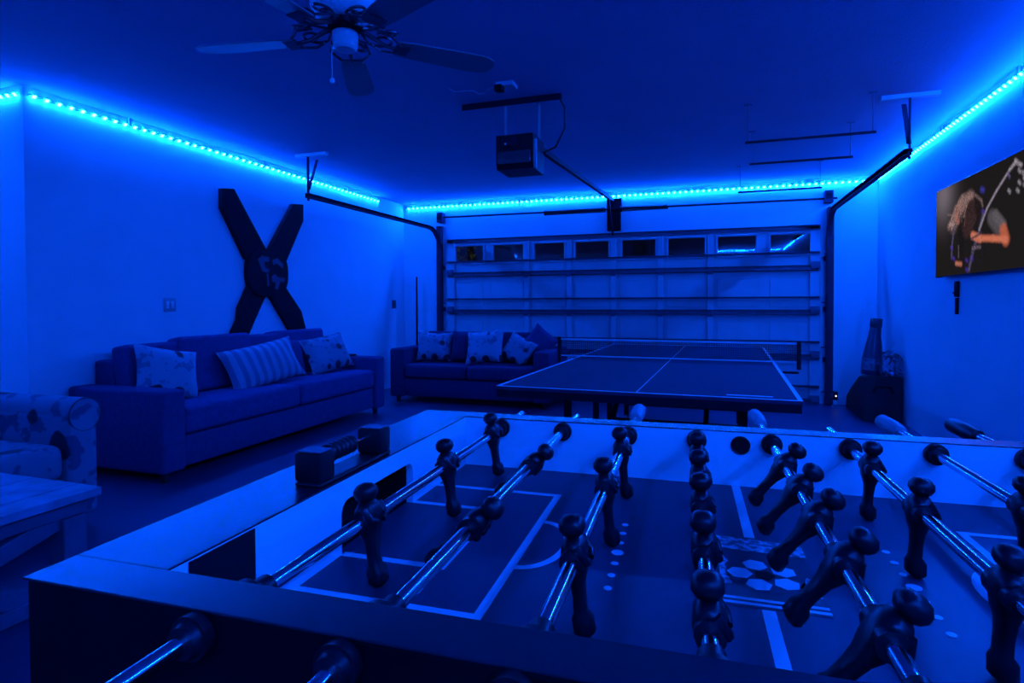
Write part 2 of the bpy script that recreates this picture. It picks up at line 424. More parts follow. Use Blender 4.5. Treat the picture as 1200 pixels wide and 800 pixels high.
# centre emblem: banner, ball, side marks and stripes
LOGO_D = mat('emblem_dark', (0.03, 0.03, 0.05), 0.4, vary=0.1)
def banner_mat():
    m, nt, b = nodes('emblem_banner'); b.inputs['Roughness'].default_value = 0.4
    tc = nt.nodes.new('ShaderNodeTexCoord'); n = nt.nodes.new('ShaderNodeTexNoise'); n.inputs['Scale'].default_value = 110; n.inputs['Detail'].default_value = 2
    r = nt.nodes.new('ShaderNodeValToRGB'); r.color_ramp.elements[0].position = 0.42; r.color_ramp.elements[1].position = 0.6
    r.color_ramp.elements[0].color = (0.12, 0.12, 0.15, 1); r.color_ramp.elements[1].color = (0.6, 0.6, 0.65, 1)
    nt.links.new(tc.outputs['Object'], n.inputs['Vector']); nt.links.new(n.outputs['Fac'], r.inputs['Fac']); nt.links.new(r.outputs['Color'], b.inputs['Base Color'])
    return m
BAN = banner_mat()
emb = MB().box(0.034-UC, 0.150-UC, 0.685-VC, 0.886-VC, FZ, FZ+0.0006).build('emblem', LOGO_D, fb, smooth=False)
MB().prism([(0.034-UC, 0.842-VC), (0.150-UC, 0.835-VC), (0.150-UC, 0.875-VC), (0.034-UC, 0.884-VC)], 'z', FZ+0.0006, FZ+0.001).build('banner', BAN, emb, smooth=False)
for v in (0.700, 0.689): MB().box(0.034-UC, 0.150-UC, v-VC, v+0.005-VC, FZ+0.0006, FZ+0.001).build('stripe', LINE, emb, smooth=False)
ballm = MB().lathe([(0.045, 0), (0.045, 0.0004)], (0, 0, 0), 28).build('ball_print', LOGO_D, emb, smooth=False)
ballm.location = (0.092-UC, 0.768-VC, FZ+0.0006)
bp = MB()
bp.lathe([(0.0125, 0), (0.0125, 0.0003)], (0, 0, 0.0004), 5)
pent = bp.build('ball_patch', MBLACK, emb, smooth=False); pent.location = (0.092-UC, 0.768-VC, FZ+0.0008)
hexsrc = MB().lathe([(0.0152, 0), (0.0152, 0.0003)], (0, 0, 0), 6).build('ball_patch', LINE, emb, smooth=False)
for k in range(5):
    a = PI/2+k*2*PI/5+0.3
    if k == 0: o = hexsrc
    else: o = share('ball_patch', hexsrc, emb)
    o.location = (0.092-UC+0.0285*math.cos(a), 0.768-VC+0.0285*math.sin(a), FZ+0.001); o.rotation_euler = (0, 0, a)
for pts in ([(0.040, 0.735), (0.040, 0.80), (0.046, 0.815), (0.052, 0.80), (0.047, 0.79), (0.053, 0.735)],
            [(0.132, 0.725), (0.128, 0.745), (0.14, 0.775), (0.148, 0.765), (0.143, 0.745), (0.149, 0.725)]):
    MB().prism([(a-UC, b-VC) for a, b in pts], 'z', FZ+0.0006, FZ+0.001).build('emblem_mark', BAN, emb, smooth=False)
# rods, bearings, players
RZ = TOP-0.019
def player_mesh():
    m = MB()
    def loft(secs):   # sections: z, half width x (thickness), half width y, x offset
        rings = []
        for z, hx, hy, ox in secs:
            rings.append([m.bm.verts.new((ox+hx*math.copysign(abs(math.cos(t))**0.7, math.cos(t)), hy*math.copysign(abs(math.sin(t))**0.7, math.sin(t)), z)) for t in [2*PI*k/12+PI/12 for k in range(12)]])
        for A, B in zip(rings, rings[1:]):
            for k in range(12): m.bm.faces.new((A[k], A[(k+1) % 12], B[(k+1) % 12], B[k]))
        m.bm.faces.new(rings[0][::-1]); m.bm.faces.new(rings[-1])
    # foot, legs, hips, chest, shoulders, neck, head with a cap brim
    loft([(-0.079, 0.006, 0.0095, 0.003), (-0.075, 0.011, 0.0115, 0.002), (-0.062, 0.011, 0.0115, 0.001), (-0.056, 0.007, 0.0095, 0), (-0.04, 0.0065, 0.0105, 0), (-0.026, 0.0075, 0.0125, 0),
          (-0.014, 0.0115, 0.0155, 0), (0.0, 0.014, 0.017, 0), (0.012, 0.0125, 0.0175, 0), (0.018, 0.009, 0.013, 0), (0.020, 0.007, 0.0075, 0), (0.0225, 0.0105, 0.0105, 0), (0.028, 0.0135, 0.0135, 0), (0.034, 0.013, 0.013, 0), (0.039, 0.009, 0.009, 0), (0.041, 0.003, 0.003, 0)])
    # collar sleeve round the rod
    m.tube([(0, -0.021, 0), (0, 0.021, 0)], 0.0125, 12)
    # arms folded against the chest
    for sy in (-1, 1): m.tube([(0.004, sy*0.0165, 0.013), (0.0125, sy*0.017, 0.0), (0.014, sy*0.006, -0.004)], [0.0055, 0.005, 0.004], 8)
    o = m.build('player', PLAYER, None, smooth=True, sharp=60); COL.objects.unlink(o); return o
PL = player_mesh()
rods = [(-0.361, (1.074, 0.849, 0.613), 8), (-0.234, (0.892, 0.630), -48), (-0.107, (1.012, 0.806, 0.578), 6),
        (0.018, (1.007, 0.885, 0.765, 0.625, 0.485), 3), (0.146, (0.992, 0.872, 0.759, 0.635, 0.507), -38), (0.271, (1.014, 0.818, 0.612), -4),
        (0.398, (0.86, 0.58), 0), (0.525, (0.98, 0.77, 0.56), 0)]
HANDG = mat('grey_handle', (0.3, 0.3, 0.33), 0.5, vary=0.1)
for i, (u, vs, tilt) in enumerate(rods):
    rod = MB().tube([(0, 0.15-VC if i % 3 else 0.10-VC, 0), (0, (1.34 if i in (2, 4, 6, 7) else 1.2 if i == 3 else 1.285)-VC, 0)], 0.0075, 14).build('rod', CHROME, fb)
    rod.location = (u-UC, 0, RZ)
    for v in vs:
        p = share('player', PL, rod, (0, v-VC, 0), (0, math.radians(-tilt), 0))
        if tilt < 0: p.rotation_euler = (0, math.radians(-tilt), 0)
    for v, sg in ((VI1, -1), (V1, 1), (VI0, 1), (V0, -1)):
        MB().tube([(0, v, 0), (0, v+sg*0.009, 0)], 0.0175, 20).tube([(0, v+sg*0.009, 0), (0, v+sg*0.016, 0)], [0.0145, 0.0125], 18).build('bearing', BLACK, rod)
    hv = 0.15-VC if i % 3 else 0.10-VC
    near = i in (0, 1, 3, 5)
    if near:
        MB().tube([(0, hv+0.07, 0), (0, hv+0.06, 0), (0, hv-0.0, 0), (0, hv-0.05, 0), (0, hv-0.06, 0)], [0.013, 0.016, 0.017, 0.016, 0.010], 12).build('handle', BLACK, rod)
    else:
        MB().tube([(0, 1.30-VC, 0), (0, 1.31-VC, 0), (0, 1.35-VC, 0), (0, 1.41-VC, 0), (0, 1.42-VC, 0)], [0.012, 0.014, 0.016, 0.015, 0.010], 14).build('handle', BLACK if i == 7 else HANDG, rod)
    # spring bumpers on the rod ends
    MB().tube([(0, VI0+0.012, 0), (0, VI0+0.032, 0)], 0.011, 12).build('bumper', BLACK, rod)
# ball serve hole
MB().tube([(0.094-UC, VI1-0.0015, RZ-0.006), (0.094-UC, VI1+0.001, RZ-0.006)], 0.0165, 22).build('serve_hole', MBLACK, fb)
MB().tube([(0.094-UC+0.0155*math.cos(2*PI*k/20), VI1-0.0015, RZ-0.006+0.0155*math.sin(2*PI*k/20)) for k in range(21)], 0.0016, 6, False).build('serve_ring', BLACK, fb)
# abacus scorer on the left rail
sc = fbox('scorer', BLACK, -0.483-UC, -0.444-UC, 0.636-VC, 0.822-VC, TOP, TOP+0.006)
for v0 in (0.636, 0.786):
    fbox('scorer_post', BLACK, -0.483-UC, -0.443-UC, v0-VC, v0+0.033-VC, TOP+0.006, TOP+0.044, bev=0.004, parent=sc, smooth=True)
    fbox('post_cap', STRUT, -0.480-UC, -0.446-UC, v0+0.003-VC, v0+0.03-VC, TOP+0.044, TOP+0.0455, bev=0.0005, parent=sc)
MB().tube([(-0.463-UC, 0.67-VC, TOP+0.033), (-0.463-UC, 0.79-VC, TOP+0.033)], 0.0022, 8).build('scorer_wire', CHROME, sc)
for k in range(6):
    v = 0.677+k*0.0105-VC
    MB().tube([(-0.463-UC, v, TOP+0.033), (-0.463-UC, v+0.002, TOP+0.033), (-0.463-UC, v+0.0075, TOP+0.033), (-0.463-UC, v+0.0095, TOP+0.033)], [0.009, 0.0125, 0.0125, 0.009], 14).build('scorer_bead', BLACK, sc)
# legs
for u in (U0+0.07, U1-0.07):
    for v in (V0+0.07, V1-0.07):
        lg = fbox('leg', CABM, u-0.05, u+0.05, v-0.05, v+0.05, 0.03, ZB+0.001, bev=0.005)
        MB().lathe([(0.035, 0), (0.035, 0.012), (0.012, 0.016), (0.012, 0.031)], (u, v, 0), 16).build('leveller', BLACK, lg)

# ------------------------------------------------------------------ table tennis table
PT = empty('table_tennis_table', (-0.36, 2.99, 0), -0.03)
tag(PT, 'dark table tennis table with white lines and a net', 'table')
PLN, PW, PH = 3.45, 1.525, 0.76
PN = 1.86
for y0, y1 in ((0, PN-0.002), (PN+0.002, PLN)):
    h = MB().box(-PW/2, PW/2, y0, y1, PH-0.02, PH-0.0008, 0.002, 1).build('tabletop', PPTOP, PT, smooth=False)
    for x in (-PW/2, PW/2-0.02): MB().box(x, x+0.02, y0, y1, PH-0.0008, PH).build('side_line', LINE, h, smooth=False)
    MB().box(-0.0025, 0.0025, y0, y1, PH-0.0008, PH).build('centre_line', LINE, h, smooth=False)
    e0 = 0 if y0 == 0 else PLN-0.02
    MB().box(-PW/2+0.02, PW/2-0.02, e0, e0+0.02, PH-0.0008, PH).build('end_line', LINE, h, smooth=False)
    ap = MB()
    for x in (-PW/2+0.005, PW/2-0.035): ap.box(x, x+0.03, y0+0.005, y1-0.005, PH-0.06, PH-0.02)
    yy = y0+0.005 if y0 == 0 else y1-0.035
    ap.box(-PW/2+0.035, PW/2-0.035, yy, yy+0.03, PH-0.06, PH-0.02)
    ap.build('apron', PPEDGE, h, smooth=False)
MB().box(0.43, 0.64, 0.075, 0.1, PH, PH+0.0006).build('name_strip', LINE, PT, smooth=False)
# net: mesh of cords, white tape, posts with clamps
net = MB(); nw = 0.92
for k in range(147): net.box(-nw+k*0.0125-0.0018, -nw+k*0.0125+0.0018, PN-0.0008, PN+0.0008, PH+0.003, PH+0.14)
for k in range(11): net.box(-nw, nw, PN-0.0008, PN+0.0008, PH+0.005+k*0.0125, PH+0.0086+k*0.0125)
no = net.build('net', NETM, PT, smooth=False); no['kind'] = 'stuff'
MB().box(-nw, nw, PN-0.004, PN+0.004, PH+0.137, PH+0.1525).build('net_tape', LINE, PT, smooth=False)
MB().box(-nw, nw, PN-0.003, PN+0.003, PH+0.001, PH+0.011).build('net_bottom_tape', LINE, PT, smooth=False)
for sx in (-1, 1):
    MB().box(sx*0.925-0.014, sx*0.925+0.014, PN-0.02, PN+0.02, PH-0.05, PH+0.165, 0.004, 1).box(min(sx*0.74, sx*0.925), max(sx*0.74, sx*0.925), PN-0.02, PN+0.02, PH-0.08, PH-0.065, 0.003, 1).build('net_post', BLACK, PT, smooth=False)
# undercarriage
for y in (0.62, 1.45, 2.0, 2.85):
    f = MB()
    for x in (-0.52, 0.52): f.box(x-0.02, x+0.02, y-0.02, y+0.02, 0.09, PH-0.02)
    f.box(-0.52, 0.52, y-0.015, y+0.015, 0.2, 0.235).box(-0.52, 0.52, y-0.015, y+0.015, PH-0.06, PH-0.021)
    lg = f.build('leg_frame', PPEDGE, PT, smooth=False)
    for x in (-0.52, 0.52):
        MB().box(x-0.012, x+0.012, y-0.035, y+0.035, 0.06, 0.1).tube([(x-0.014, y, 0.045), (x+0.014, y, 0.045)], 0.045, 18).build('caster', mat('caster_grey', (0.45, 0.45, 0.48), 0.5, vary=0.1), lg)
for x in (-0.3, 0.3):
    MB().bar((x, 0.62, 0.22), (x, 1.45, PH-0.05), 0.03).build('brace', PPEDGE, PT, smooth=False)
    MB().bar((x, 2.85, 0.22), (x, 2.0, PH-0.05), 0.03).build('brace', PPEDGE, PT, smooth=False)

# ------------------------------------------------------------------ sofas
def sofa(name, loc, rz, L, D, label, m, mc, n_seat, backs, arm_w=0.19, arm_h=0.63, seat=0.5, back_h=0.8):
    r = empty(name, loc, rz); tag(r, label, 'sofa')
    # local: x along, faces -y, centre on the floor
    y0, y1 = -D/2, D/2
    MB().box(-L/2+arm_w-0.005, L/2-arm_w+0.005, y0+0.03, y1-0.02, 0.08, 0.3, 0.02).build('base', m, r)
    for sx in (-1, 1):
        xa = -L/2 if sx < 0 else L/2-arm_w
        MB().box(xa, xa+arm_w, y0, y1, 0.07, arm_h, 0.028, 3).build('arm', m, r)
    MB().box(-L/2+arm_w, L/2-arm_w, y1-0.2, y1, 0.08, back_h, 0.03, 3).build('back_frame', m, r)
    w = (L-2*arm_w)/n_seat
    for k in range(n_seat):
        x = -L/2+arm_w+k*w
        MB().box(x+0.004, x+w-0.004, y0+0.005, y1-0.2, 0.305, seat, 0.04, 4).build('seat_cushion', mc, r)
    for (x0, x1, zt, dy) in backs:
        o = MB().box(x0, x1, -0.085, 0.085, 0, zt-seat, 0.035, 4).build('back_cushion', mc, r)
        o.location = (0, y1-0.30+dy, seat-0.005); o.rotation_euler = (math.radians(-9), 0, 0)
    for x in (-L/2+0.08, L/2-0.08):
        for y in (y0+0.08, y1-0.08):
            MB().lathe([(0.022, 0), (0.03, 0.085)], (x, y, 0), 12).build('foot', WOOD, r)
    return r
SLY = 4.305
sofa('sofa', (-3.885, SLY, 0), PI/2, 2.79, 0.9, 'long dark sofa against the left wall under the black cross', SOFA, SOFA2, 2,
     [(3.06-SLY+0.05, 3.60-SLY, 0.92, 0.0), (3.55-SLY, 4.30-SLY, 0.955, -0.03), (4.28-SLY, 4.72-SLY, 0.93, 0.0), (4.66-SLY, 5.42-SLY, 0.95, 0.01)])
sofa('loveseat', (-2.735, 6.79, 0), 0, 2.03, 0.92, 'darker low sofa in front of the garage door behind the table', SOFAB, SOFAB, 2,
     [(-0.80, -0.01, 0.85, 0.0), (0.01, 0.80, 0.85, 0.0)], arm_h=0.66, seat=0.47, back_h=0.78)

def pillow(label, loc, rot, w, h, t, m, group):
    o = MB().pillow(w, h, t).build('throw_pillow', m, None, sharp=80)
    o.location = loc; o.rotation_euler = rot
    return tag(o, label, 'pillow', group)
FLOR1 = print_mat('poppy_print', (0.3, 0.3, 0.36), (0.012, 0.012, 0.03), 5.0, 0.24, (0.16, 0.16, 0.22))
FLOR2 = print_mat('leaf_print', (0.24, 0.24, 0.3), (0.012, 0.012, 0.03), 6.5, 0.26, (0.12, 0.12, 0.18))
STRP = stripe_mat('ticking_stripe', (0.16, 0.16, 0.24), (0.32, 0.33, 0.4), 3.4, 'X')
R = math.radians
pillow('pale pillow with a dark flower print at the near end of the long sofa', (-3.86, 3.32, 0.70), (R(-22), R(12), R(82)), 0.50, 0.40, 0.15, FLOR1, 'pillows on the long sofa')
pillow('broad striped pillow in the middle of the long sofa', (-3.80, 4.25, 0.675), (R(-25), R(-7), R(85)), 0.82, 0.40, 0.17, STRP, 'pillows on the long sofa')
pillow('leaf printed pale pillow at the far end of the long sofa', (-3.82, 5.20, 0.69), (R(-24), R(-6), R(84)), 0.62, 0.40, 0.15, FLOR2, 'pillows on the long sofa')
pillow('plain dark pillow between the striped and the leaf printed one', (-3.93, 4.76, 0.69), (R(-20), R(6), R(80)), 0.30, 0.38, 0.14, SOFA, 'pillows on the long sofa')
pillow('pale printed pillow in the left corner of the low sofa', (-3.33, 6.72, 0.665), (R(-20), R(0), R(8)), 0.46, 0.38, 0.15, FLOR2, 'pillows on the low sofa')
pillow('plain dark upright pillow beside the left printed one on the low sofa', (-2.97, 6.77, 0.67), (R(-16), R(2), R(4)), 0.28, 0.40, 0.14, SOFAB, 'pillows on the low sofa')
pillow('large flower printed pillow in the middle of the low sofa', (-2.62, 6.66, 0.68), (R(-22), R(-6), R(-4)), 0.50, 0.42, 0.16, FLOR1, 'pillows on the low sofa')
pillow('small printed pillow leaning right of the flower one on the low sofa', (-2.20, 6.70, 0.65), (R(-24), R(24), R(-12)), 0.38, 0.34, 0.14, FLOR2, 'pillows on the low sofa')
pillow('dark pillow propped at the right end of the low sofa back', (-1.98, 6.86, 0.73), (R(-14), R(38), R(-6)), 0.36, 0.34, 0.13, SOFA, 'pillows on the low sofa')
tag(MB().box(-3.98, -3.77, 5.54, 5.66, 0.6305, 0.648, 0.006).build('tray', MBLACK), 'small flat black tray on the far arm of the long sofa', 'tray')

# ------------------------------------------------------------------ printed armchair
ARMP = print_mat('armchair_print', (0.17, 0.18, 0.24), (0.012, 0.012, 0.03), 4.6, 0.32, (0.07, 0.07, 0.13))
SEATP = mat('armchair_seat_fabric', (0.5, 0.5, 0.54), 0.9, vary=0.25, scale=5)
ac = empty('armchair', (-3.65, 1.71, 0), PI/2+0.02)
tag(ac, 'flower printed armchair with rolled arms at the left edge', 'armchair')
AW, AD = 1.16, 0.96          # local x = width, faces -y
for sx in (-1, 1):
    xa, xb = (-AW/2, -AW/2+0.16) if sx < 0 else (AW/2-0.16, AW/2)
    arm = MB().box(xa, xb, -AD/2, AD/2-0.06, 0.08, 0.64, 0.03, 3).tube([((xa+xb)/2+sx*0.012, -AD/2+0.005, 0.625), ((xa+xb)/2+sx*0.012, AD/2-0.1, 0.625)], 0.088, 18).build('arm', ARMP, ac)
    MB().tube([((xa+xb)/2+sx*0.012+0.088*math.cos(t), -AD/2+0.003, 0.625+0.088*math.sin(t)) for t in [2*PI*k/24 for k in range(25)]], 0.004, 6, False).build('piping', mat('dark_piping', (0.03, 0.03, 0.06), 0.8), arm)
MB().box(-AW/2+0.16, AW/2-0.16, -AD/2+0.02, AD/2-0.05, 0.08, 0.3, 0.02).build('base', ARMP, ac)
MB().box(-AW/2+0.165, AW/2-0.165, -AD/2+0.01, AD/2-0.25, 0.3, 0.485, 0.05, 4).build('seat_cushion', ARMP, ac)
b = MB().box(-AW/2+0.06, AW/2-0.06, -0.11, 0.11, 0, 0.60, 0.08, 4).build('backrest', ARMP, ac); b.location = (0, AD/2-0.15, 0.2); b.rotation_euler = (R(-8), 0, 0)
for x in (-AW/2+0.09, AW/2-0.09):
    for y in (-AD/2+0.08, AD/2-0.12): MB().lathe([(0.02, 0), (0.03, 0.085)], (x, y, 0), 12).build('foot', WOOD, ac)

# ------------------------------------------------------------------ plank coffee table with crossed braces
PLANK = mat('grey_plank', (0.2, 0.22, 0.3), 0.6, vary=0.35, scale=9)
LEGW = mat('painted_leg', (0.07, 0.08, 0.13), 0.6, vary=0.15, scale=9)
ct = empty('coffee_table', (-2.76, 1.12, 0), 0.0)
tag(ct, 'plank topped coffee table with crossed braces beside the foosball table', 'table')
for k in range(5):
    x = -0.34+k*0.136
    o = MB().box(x+0.0015, x+0.1345, -0.66, 0.64, 0.415, 0.45+0.001*(k % 2), 0.003, 1).build('plank', PLANK, ct, smooth=False)
for sx in (-1, 1):
    x = sx*0.28
    for y in (-0.56, 0.54):
        MB().box(x-0.045, x+0.045, y-0.045, y+0.045, 0, 0.355, 0.004, 1).build('leg', LEGW, ct, smooth=False)
    MB().box(x-0.03, x+0.03, -0.62, 0.60, 0.355, 0.414, 0.004, 1).build('apron', LEGW, ct, smooth=False)
    MB().bar((x, -0.52, 0.06), (x, 0.50, 0.35), 0.045, 0.07, bev=0.003).build('cross_brace', LEGW, ct, smooth=False)
    MB().bar((x+0.001, 0.50, 0.06), (x+0.001, -0.52, 0.35), 0.04, 0.07, bev=0.003).build('cross_brace', LEGW, ct, smooth=False)
    MB().box(x-0.03, x+0.03, -0.515, 0.495, 0.02, 0.08, 0.004, 1).build('lower_rail', LEGW, ct, smooth=False)
for y in (-0.56, 0.54): MB().box(-0.25, 0.25, y-0.03, y+0.03, 0.356, 0.414, 0.004, 1).build('apron', LEGW, ct, smooth=False)

# ------------------------------------------------------------------ big black cross on the left wall
XB = empty('cross_decoration', (XL+0.035, 4.90, 1.5))
tag(XB, 'large black cross shaped decoration with round centre emblem on the left wall', 'wall decoration')
def yz(pts): return [(a-4.90, b-1.5) for a, b in pts]
XBM = mat('black_padding', (0.006, 0.006, 0.012), 0.8, spec=0.15, vary=0.4, scale=14, bump=0.3, bscale=30)
arms = [[(4.313, 2.289), (4.459, 2.31), (4.90, 1.74), (4.80, 1.55), (4.60, 1.66), (4.31, 2.109)],
        [(5.294, 2.299), (5.461, 2.319), (5.459, 2.138), (5.172, 1.66), (5.0, 1.55), (4.90, 1.74)],
        [(4.643, 1.40), (4.509, 1.182), (4.495, 1.065), (4.36, 0.84), (4.57, 0.82), (4.86, 1.29), (4.85, 1.45)],
        [(5.151, 1.40), (5.409, 1.13), (5.52, 0.84), (5.30, 0.84), (4.93, 1.29), (4.95, 1.45)]]
for pts in arms: MB().prism(yz(pts), 'x', -0.032, 0.012).build('arm', XBM, XB, smooth=False)
ring = []
for k in range(32):
    t = 2*PI*k/32
    ring.append((4.90+0.285*math.copysign(abs(math.cos(t))**0.75, math.cos(t)), 1.53+0.245*math.copysign(abs(math.sin(t))**0.75, math.sin(t))))
MB().prism(yz(ring), 'x', -0.033, 0.026).build('centre_boss', XBM, XB, smooth=False)
EMBM = mat('emblem_print', (0.06, 0.04, 0.08), 0.6, vary=0.5, scale=40)
marks = [[(4.74, 1.66), (4.80, 1.70), (4.90, 1.69), (4.90, 1.645), (4.83, 1.64), (4.84, 1.58), (4.90, 1.57), (4.89, 1.53), (4.80, 1.54)],
         [(4.94, 1.66), (5.02, 1.69), (5.11, 1.63), (5.10, 1.58), (5.06, 1.61), (5.0, 1.635), (4.96, 1.61)],
         [(4.93, 1.50), (4.98, 1.52), (5.03, 1.49), (5.13, 1.485), (5.12, 1.44), (5.06, 1.45), (5.02, 1.36), (4.98, 1.37), (4.99, 1.44), (4.94, 1.44)],
         [(4.86, 1.52), (4.885, 1.52), (4.90, 1.40), (4.87, 1.39)]]
for pts in marks: MB().prism(yz(pts), 'x', 0.026, 0.0275).build('emblem_mark', EMBM, XB, smooth=False)

# ------------------------------------------------------------------ wall plates and pole
sw = MB().box(0, 0.008, -0.058, 0.058, -0.058, 0.058, 0.003).build('light_switch', mat('plate_grey', (0.35, 0.35, 0.37), 0.5, vary=0.05))
sw.location = (XL+0.0005, 3.775, 1.208); tag(sw, 'square double switch plate on the left wall above the long sofa', 'switch')
for dy in (-0.024, 0.024): MB().box(0.008, 0.013, dy-0.012, dy+0.012, -0.03, 0.03, 0.002).build('rocker', WHITEP, sw)
ou = MB().box(0, 0.01, -0.055, 0.055, -0.06, 0.06, 0.003).build('door_button', mat('plate_dark', (0.05, 0.05, 0.06), 0.5, vary=0.05))
ou.location = (XL+0.0005, 7.49, 1.2); tag(ou, 'small dark door control on the left wall near the garage door', 'switch')
MB().lathe([(0.02, 0), (0.018, 0.006)], (0.01, 0, 0), 16, Matrix.Rotation(PI/2, 4, 'Y')).build('button', BLACK, ou)
po = MB().tube([(0, 0, 0), (0, 0.0, 0.75), (0, 0, 1.55)], [0.016, 0.0145, 0.012], 12).build('pole', MBLACK)
po.location = (-4.055, 7.62, 0.02); tag(po, 'thin dark pole standing in the corner left of the garage door', 'pole')
MB().lathe([(0.02, -0.02), (0.02, 0.0), (0.016, 0.01)], (0, 0, 0), 12).build('rubber_tip', BLACK, po)
MB().lathe([(0.0125, 1.54), (0.014, 1.555), (0.011, 1.575), (0, 1.58)], (0, 0, 0), 12).build('end_cap', BLACK, po)

# ------------------------------------------------------------------ door tracks, torsion shaft, opener
def track(x, sx, hang_y, label):
    r = empty('door_track', (x, YB, 0)); tag(r, label, 'door track', 'garage door tracks')
    prof_y = []
    R0 = 0.36; zt = 2.27
    path = [(0, -0.07, 0.02), (0, -0.07, 1.2), (0, -0.07, zt-R0)]
    for k in range(1, 9):
        a = k/8*PI/2; path.append((0, -0.07-R0*(1-math.cos(a)), zt-R0+R0*math.sin(a)))
    path.append((0, hang_y-YB, zt-0.005))
    m = MB()
    P = [Vector(p) for p in path]
    for off, w, h in ((-0.02, 0.006, 0.05), (0.02, 0.006, 0.05), (0, 0.05, 0.006)):
        for a, b_ in zip(P, P[1:]):
            d = (b_-a).normalized(); n = Vector((1, 0, 0)).cross(d).normalized()
            if w < h:
                o = n*off
                m.bar(a+o-d*0.004, b_+o+d*0.004, 0.045, 0.005, up=n)
            else:
                o = Vector((sx*0.025, 0, 0))
                m.bar(a+o, b_+o, 0.005, 0.044, up=n)
    m.build('rail', TRACKM, r, smooth=False)
    MB().box(min(0, sx*0.05)-0.005, max(0, sx*0.05)+0.005, -0.10, -0.0005, 0.01, 2.33).build('jamb_angle', TRACKM, r, smooth=False)
    for z in (0.5, 1.1, 1.7):
        MB().box(-0.04, 0.04, -0.045, -0.001, z, z+0.06, 0.003, 1).build('jamb_bracket', TRACKM, r, smooth=False)
    hy = hang_y-YB
    MB().bar((sx*0.02, hy+0.04, zt-0.05), (sx*0.02, hy+0.04, ZC-0.03), 0.03, 0.008).bar((sx*0.02, hy+0.05, zt+0.06), (sx*0.02, hy+0.18, ZC-0.03), 0.03, 0.006).build('hanger', TRACKM, r, smooth=False)
    MB().box(-0.16, 0.20, hy+0.02, hy+0.06, ZC-0.032, ZC-0.0005, 0.002, 1).build('ceiling_angle', mat('pale_angle', (0.5, 0.5, 0.52), 0.4, 0.3), r, smooth=False)
    MB().box(-0.045, 0.045, -0.11, -0.001, 2.38, 2.52, 0.003, 1).build('bearing_plate', TRACKM, r, smooth=False)
    MB().tube([(-0.03, -0.065, 2.455), (0.03, -0.065, 2.455)], 0.055, 18).build('cable_drum', DARKST, r)
    for z in (0.15, 0.68, 1.21, 1.74):
        MB().tube([(-sx*0.07, -0.07, z), (0.01, -0.07, z)], 0.006, 8).tube([(-0.012, -0.07, z), (0.012, -0.07, z)], 0.022, 12).build('roller', DARKST, r)
    return r
track(-3.72, -1, 4.77, 'steel door track curving up along the left side of the garage door')
track(1.30, 1, 4.80, 'steel door track curving up along the right side of the garage door')
ts = empty('torsion_shaft', (DC, YB-0.065, 2.43)); tag(ts, 'thin steel shaft with black springs above the garage door', 'shaft')
MB().tube([(-2.52, 0, 0.026), (2.60, 0, 0.0)], 0.013, 12).build('shaft', DARKST, ts)
for xa, xb in ((-0.92, -0.12), (0.10, 0.68)):
    m = MB(); n = int((xb-xa)/0.012); pts = []
    for k in range(n*10+1):
        t = k/10; a = 2*PI*t
        pts.append((xa+t*(xb-xa)/n, 0.031*math.cos(a), 0.01+0.031*math.sin(a)))
    m.tube(pts, 0.0052, 5).build('torsion_spring', BLACK, ts)
    MB().tube([(xa-0.03, 0, 0.01), (xa, 0, 0.01)], 0.036, 14).build('spring_cone', DARKST, ts)
MB().box(-0.10, 0.09, 0.0, 0.0645, -0.02, 0.15, 0.004, 1).box(-0.095, 0.08, -0.01, 0.0645, -0.27, -0.03, 0.006, 1).build('centre_bracket', MBLACK, ts, smooth=False)
# opener
op = empty('door_opener', (-1.30, 4.03, 2.15)); tag(op, 'black garage door opener hanging from the ceiling with its rail', 'door opener')
MB().prism([(-0.15, 0.04), (-0.13, 0.0), (0.13, 0.0), (0.13, 0.235), (-0.15, 0.235)], 'x', -0.135, 0.135).build('housing', BLACK, op, smooth=False)
MB().box(-0.12, 0.12, -0.168, -0.148, 0.03, 0.12, 0.008).build('light_lens', mat('smoked_lens', (0.05, 0.05, 0.06), 0.2, vary=0.1), op)
MB().box(-0.09, 0.03, -0.162, -0.149, 0.15, 0.215, 0.004).build('control_panel', DARKST, op)
MB().lathe([(0.008, 0), (0.006, 0.004)], (-0.06, -0.166, 0.17), 12, Matrix.Rotation(PI/2, 4, 'X')).build('button', WHITEP, op)
for x, y in ((-0.115, 0.0), (0.12, 0.06)):
    MB().bar((x, y, 0.2), (x, y, ZC-2.15-0.02), 0.016, 0.004, up=(0, 1, 0)).build('hanging_strap', mat('pale_angle', (0.5, 0.5, 0.52)), op, smooth=False)
MB().box(-0.45, 0.30, -0.02, 0.02, ZC-2.15-0.03, ZC-2.15-0.0005).box(-0.45, 0.30, -0.02, -0.016, ZC-2.15-0.045, ZC-2.15-0.03).build('ceiling_angle', DARKST, op, smooth=False)
MB().bar((0.08, 0.12, 0.215), (0.075, 3.63, 0.40), 0.035, 0.04).build('rail', DARKST, op, smooth=False)
MB().box(0.12, 0.155, -0.13, -0.115, 0.0, 0.2, 0.003, 1).build('side_bracket', mat('pale_angle', (0.5, 0.5, 0.52)), op, smooth=False)
MB().tube([(0.12, 0.1, 0.15), (0.22, 0.14, 0.2), (0.3, 0.1, 0.32), (0.31, 0.05, 0.45), (0.27, 0.02, 0.52)], 0.007, 8).build('power_cord', BLACK, op)
MB().bar((0.08, 3.3, 0.36), (0.08, 3.66, -0.05), 0.02, 0.03).build('door_arm', DARKST, op, smooth=False)
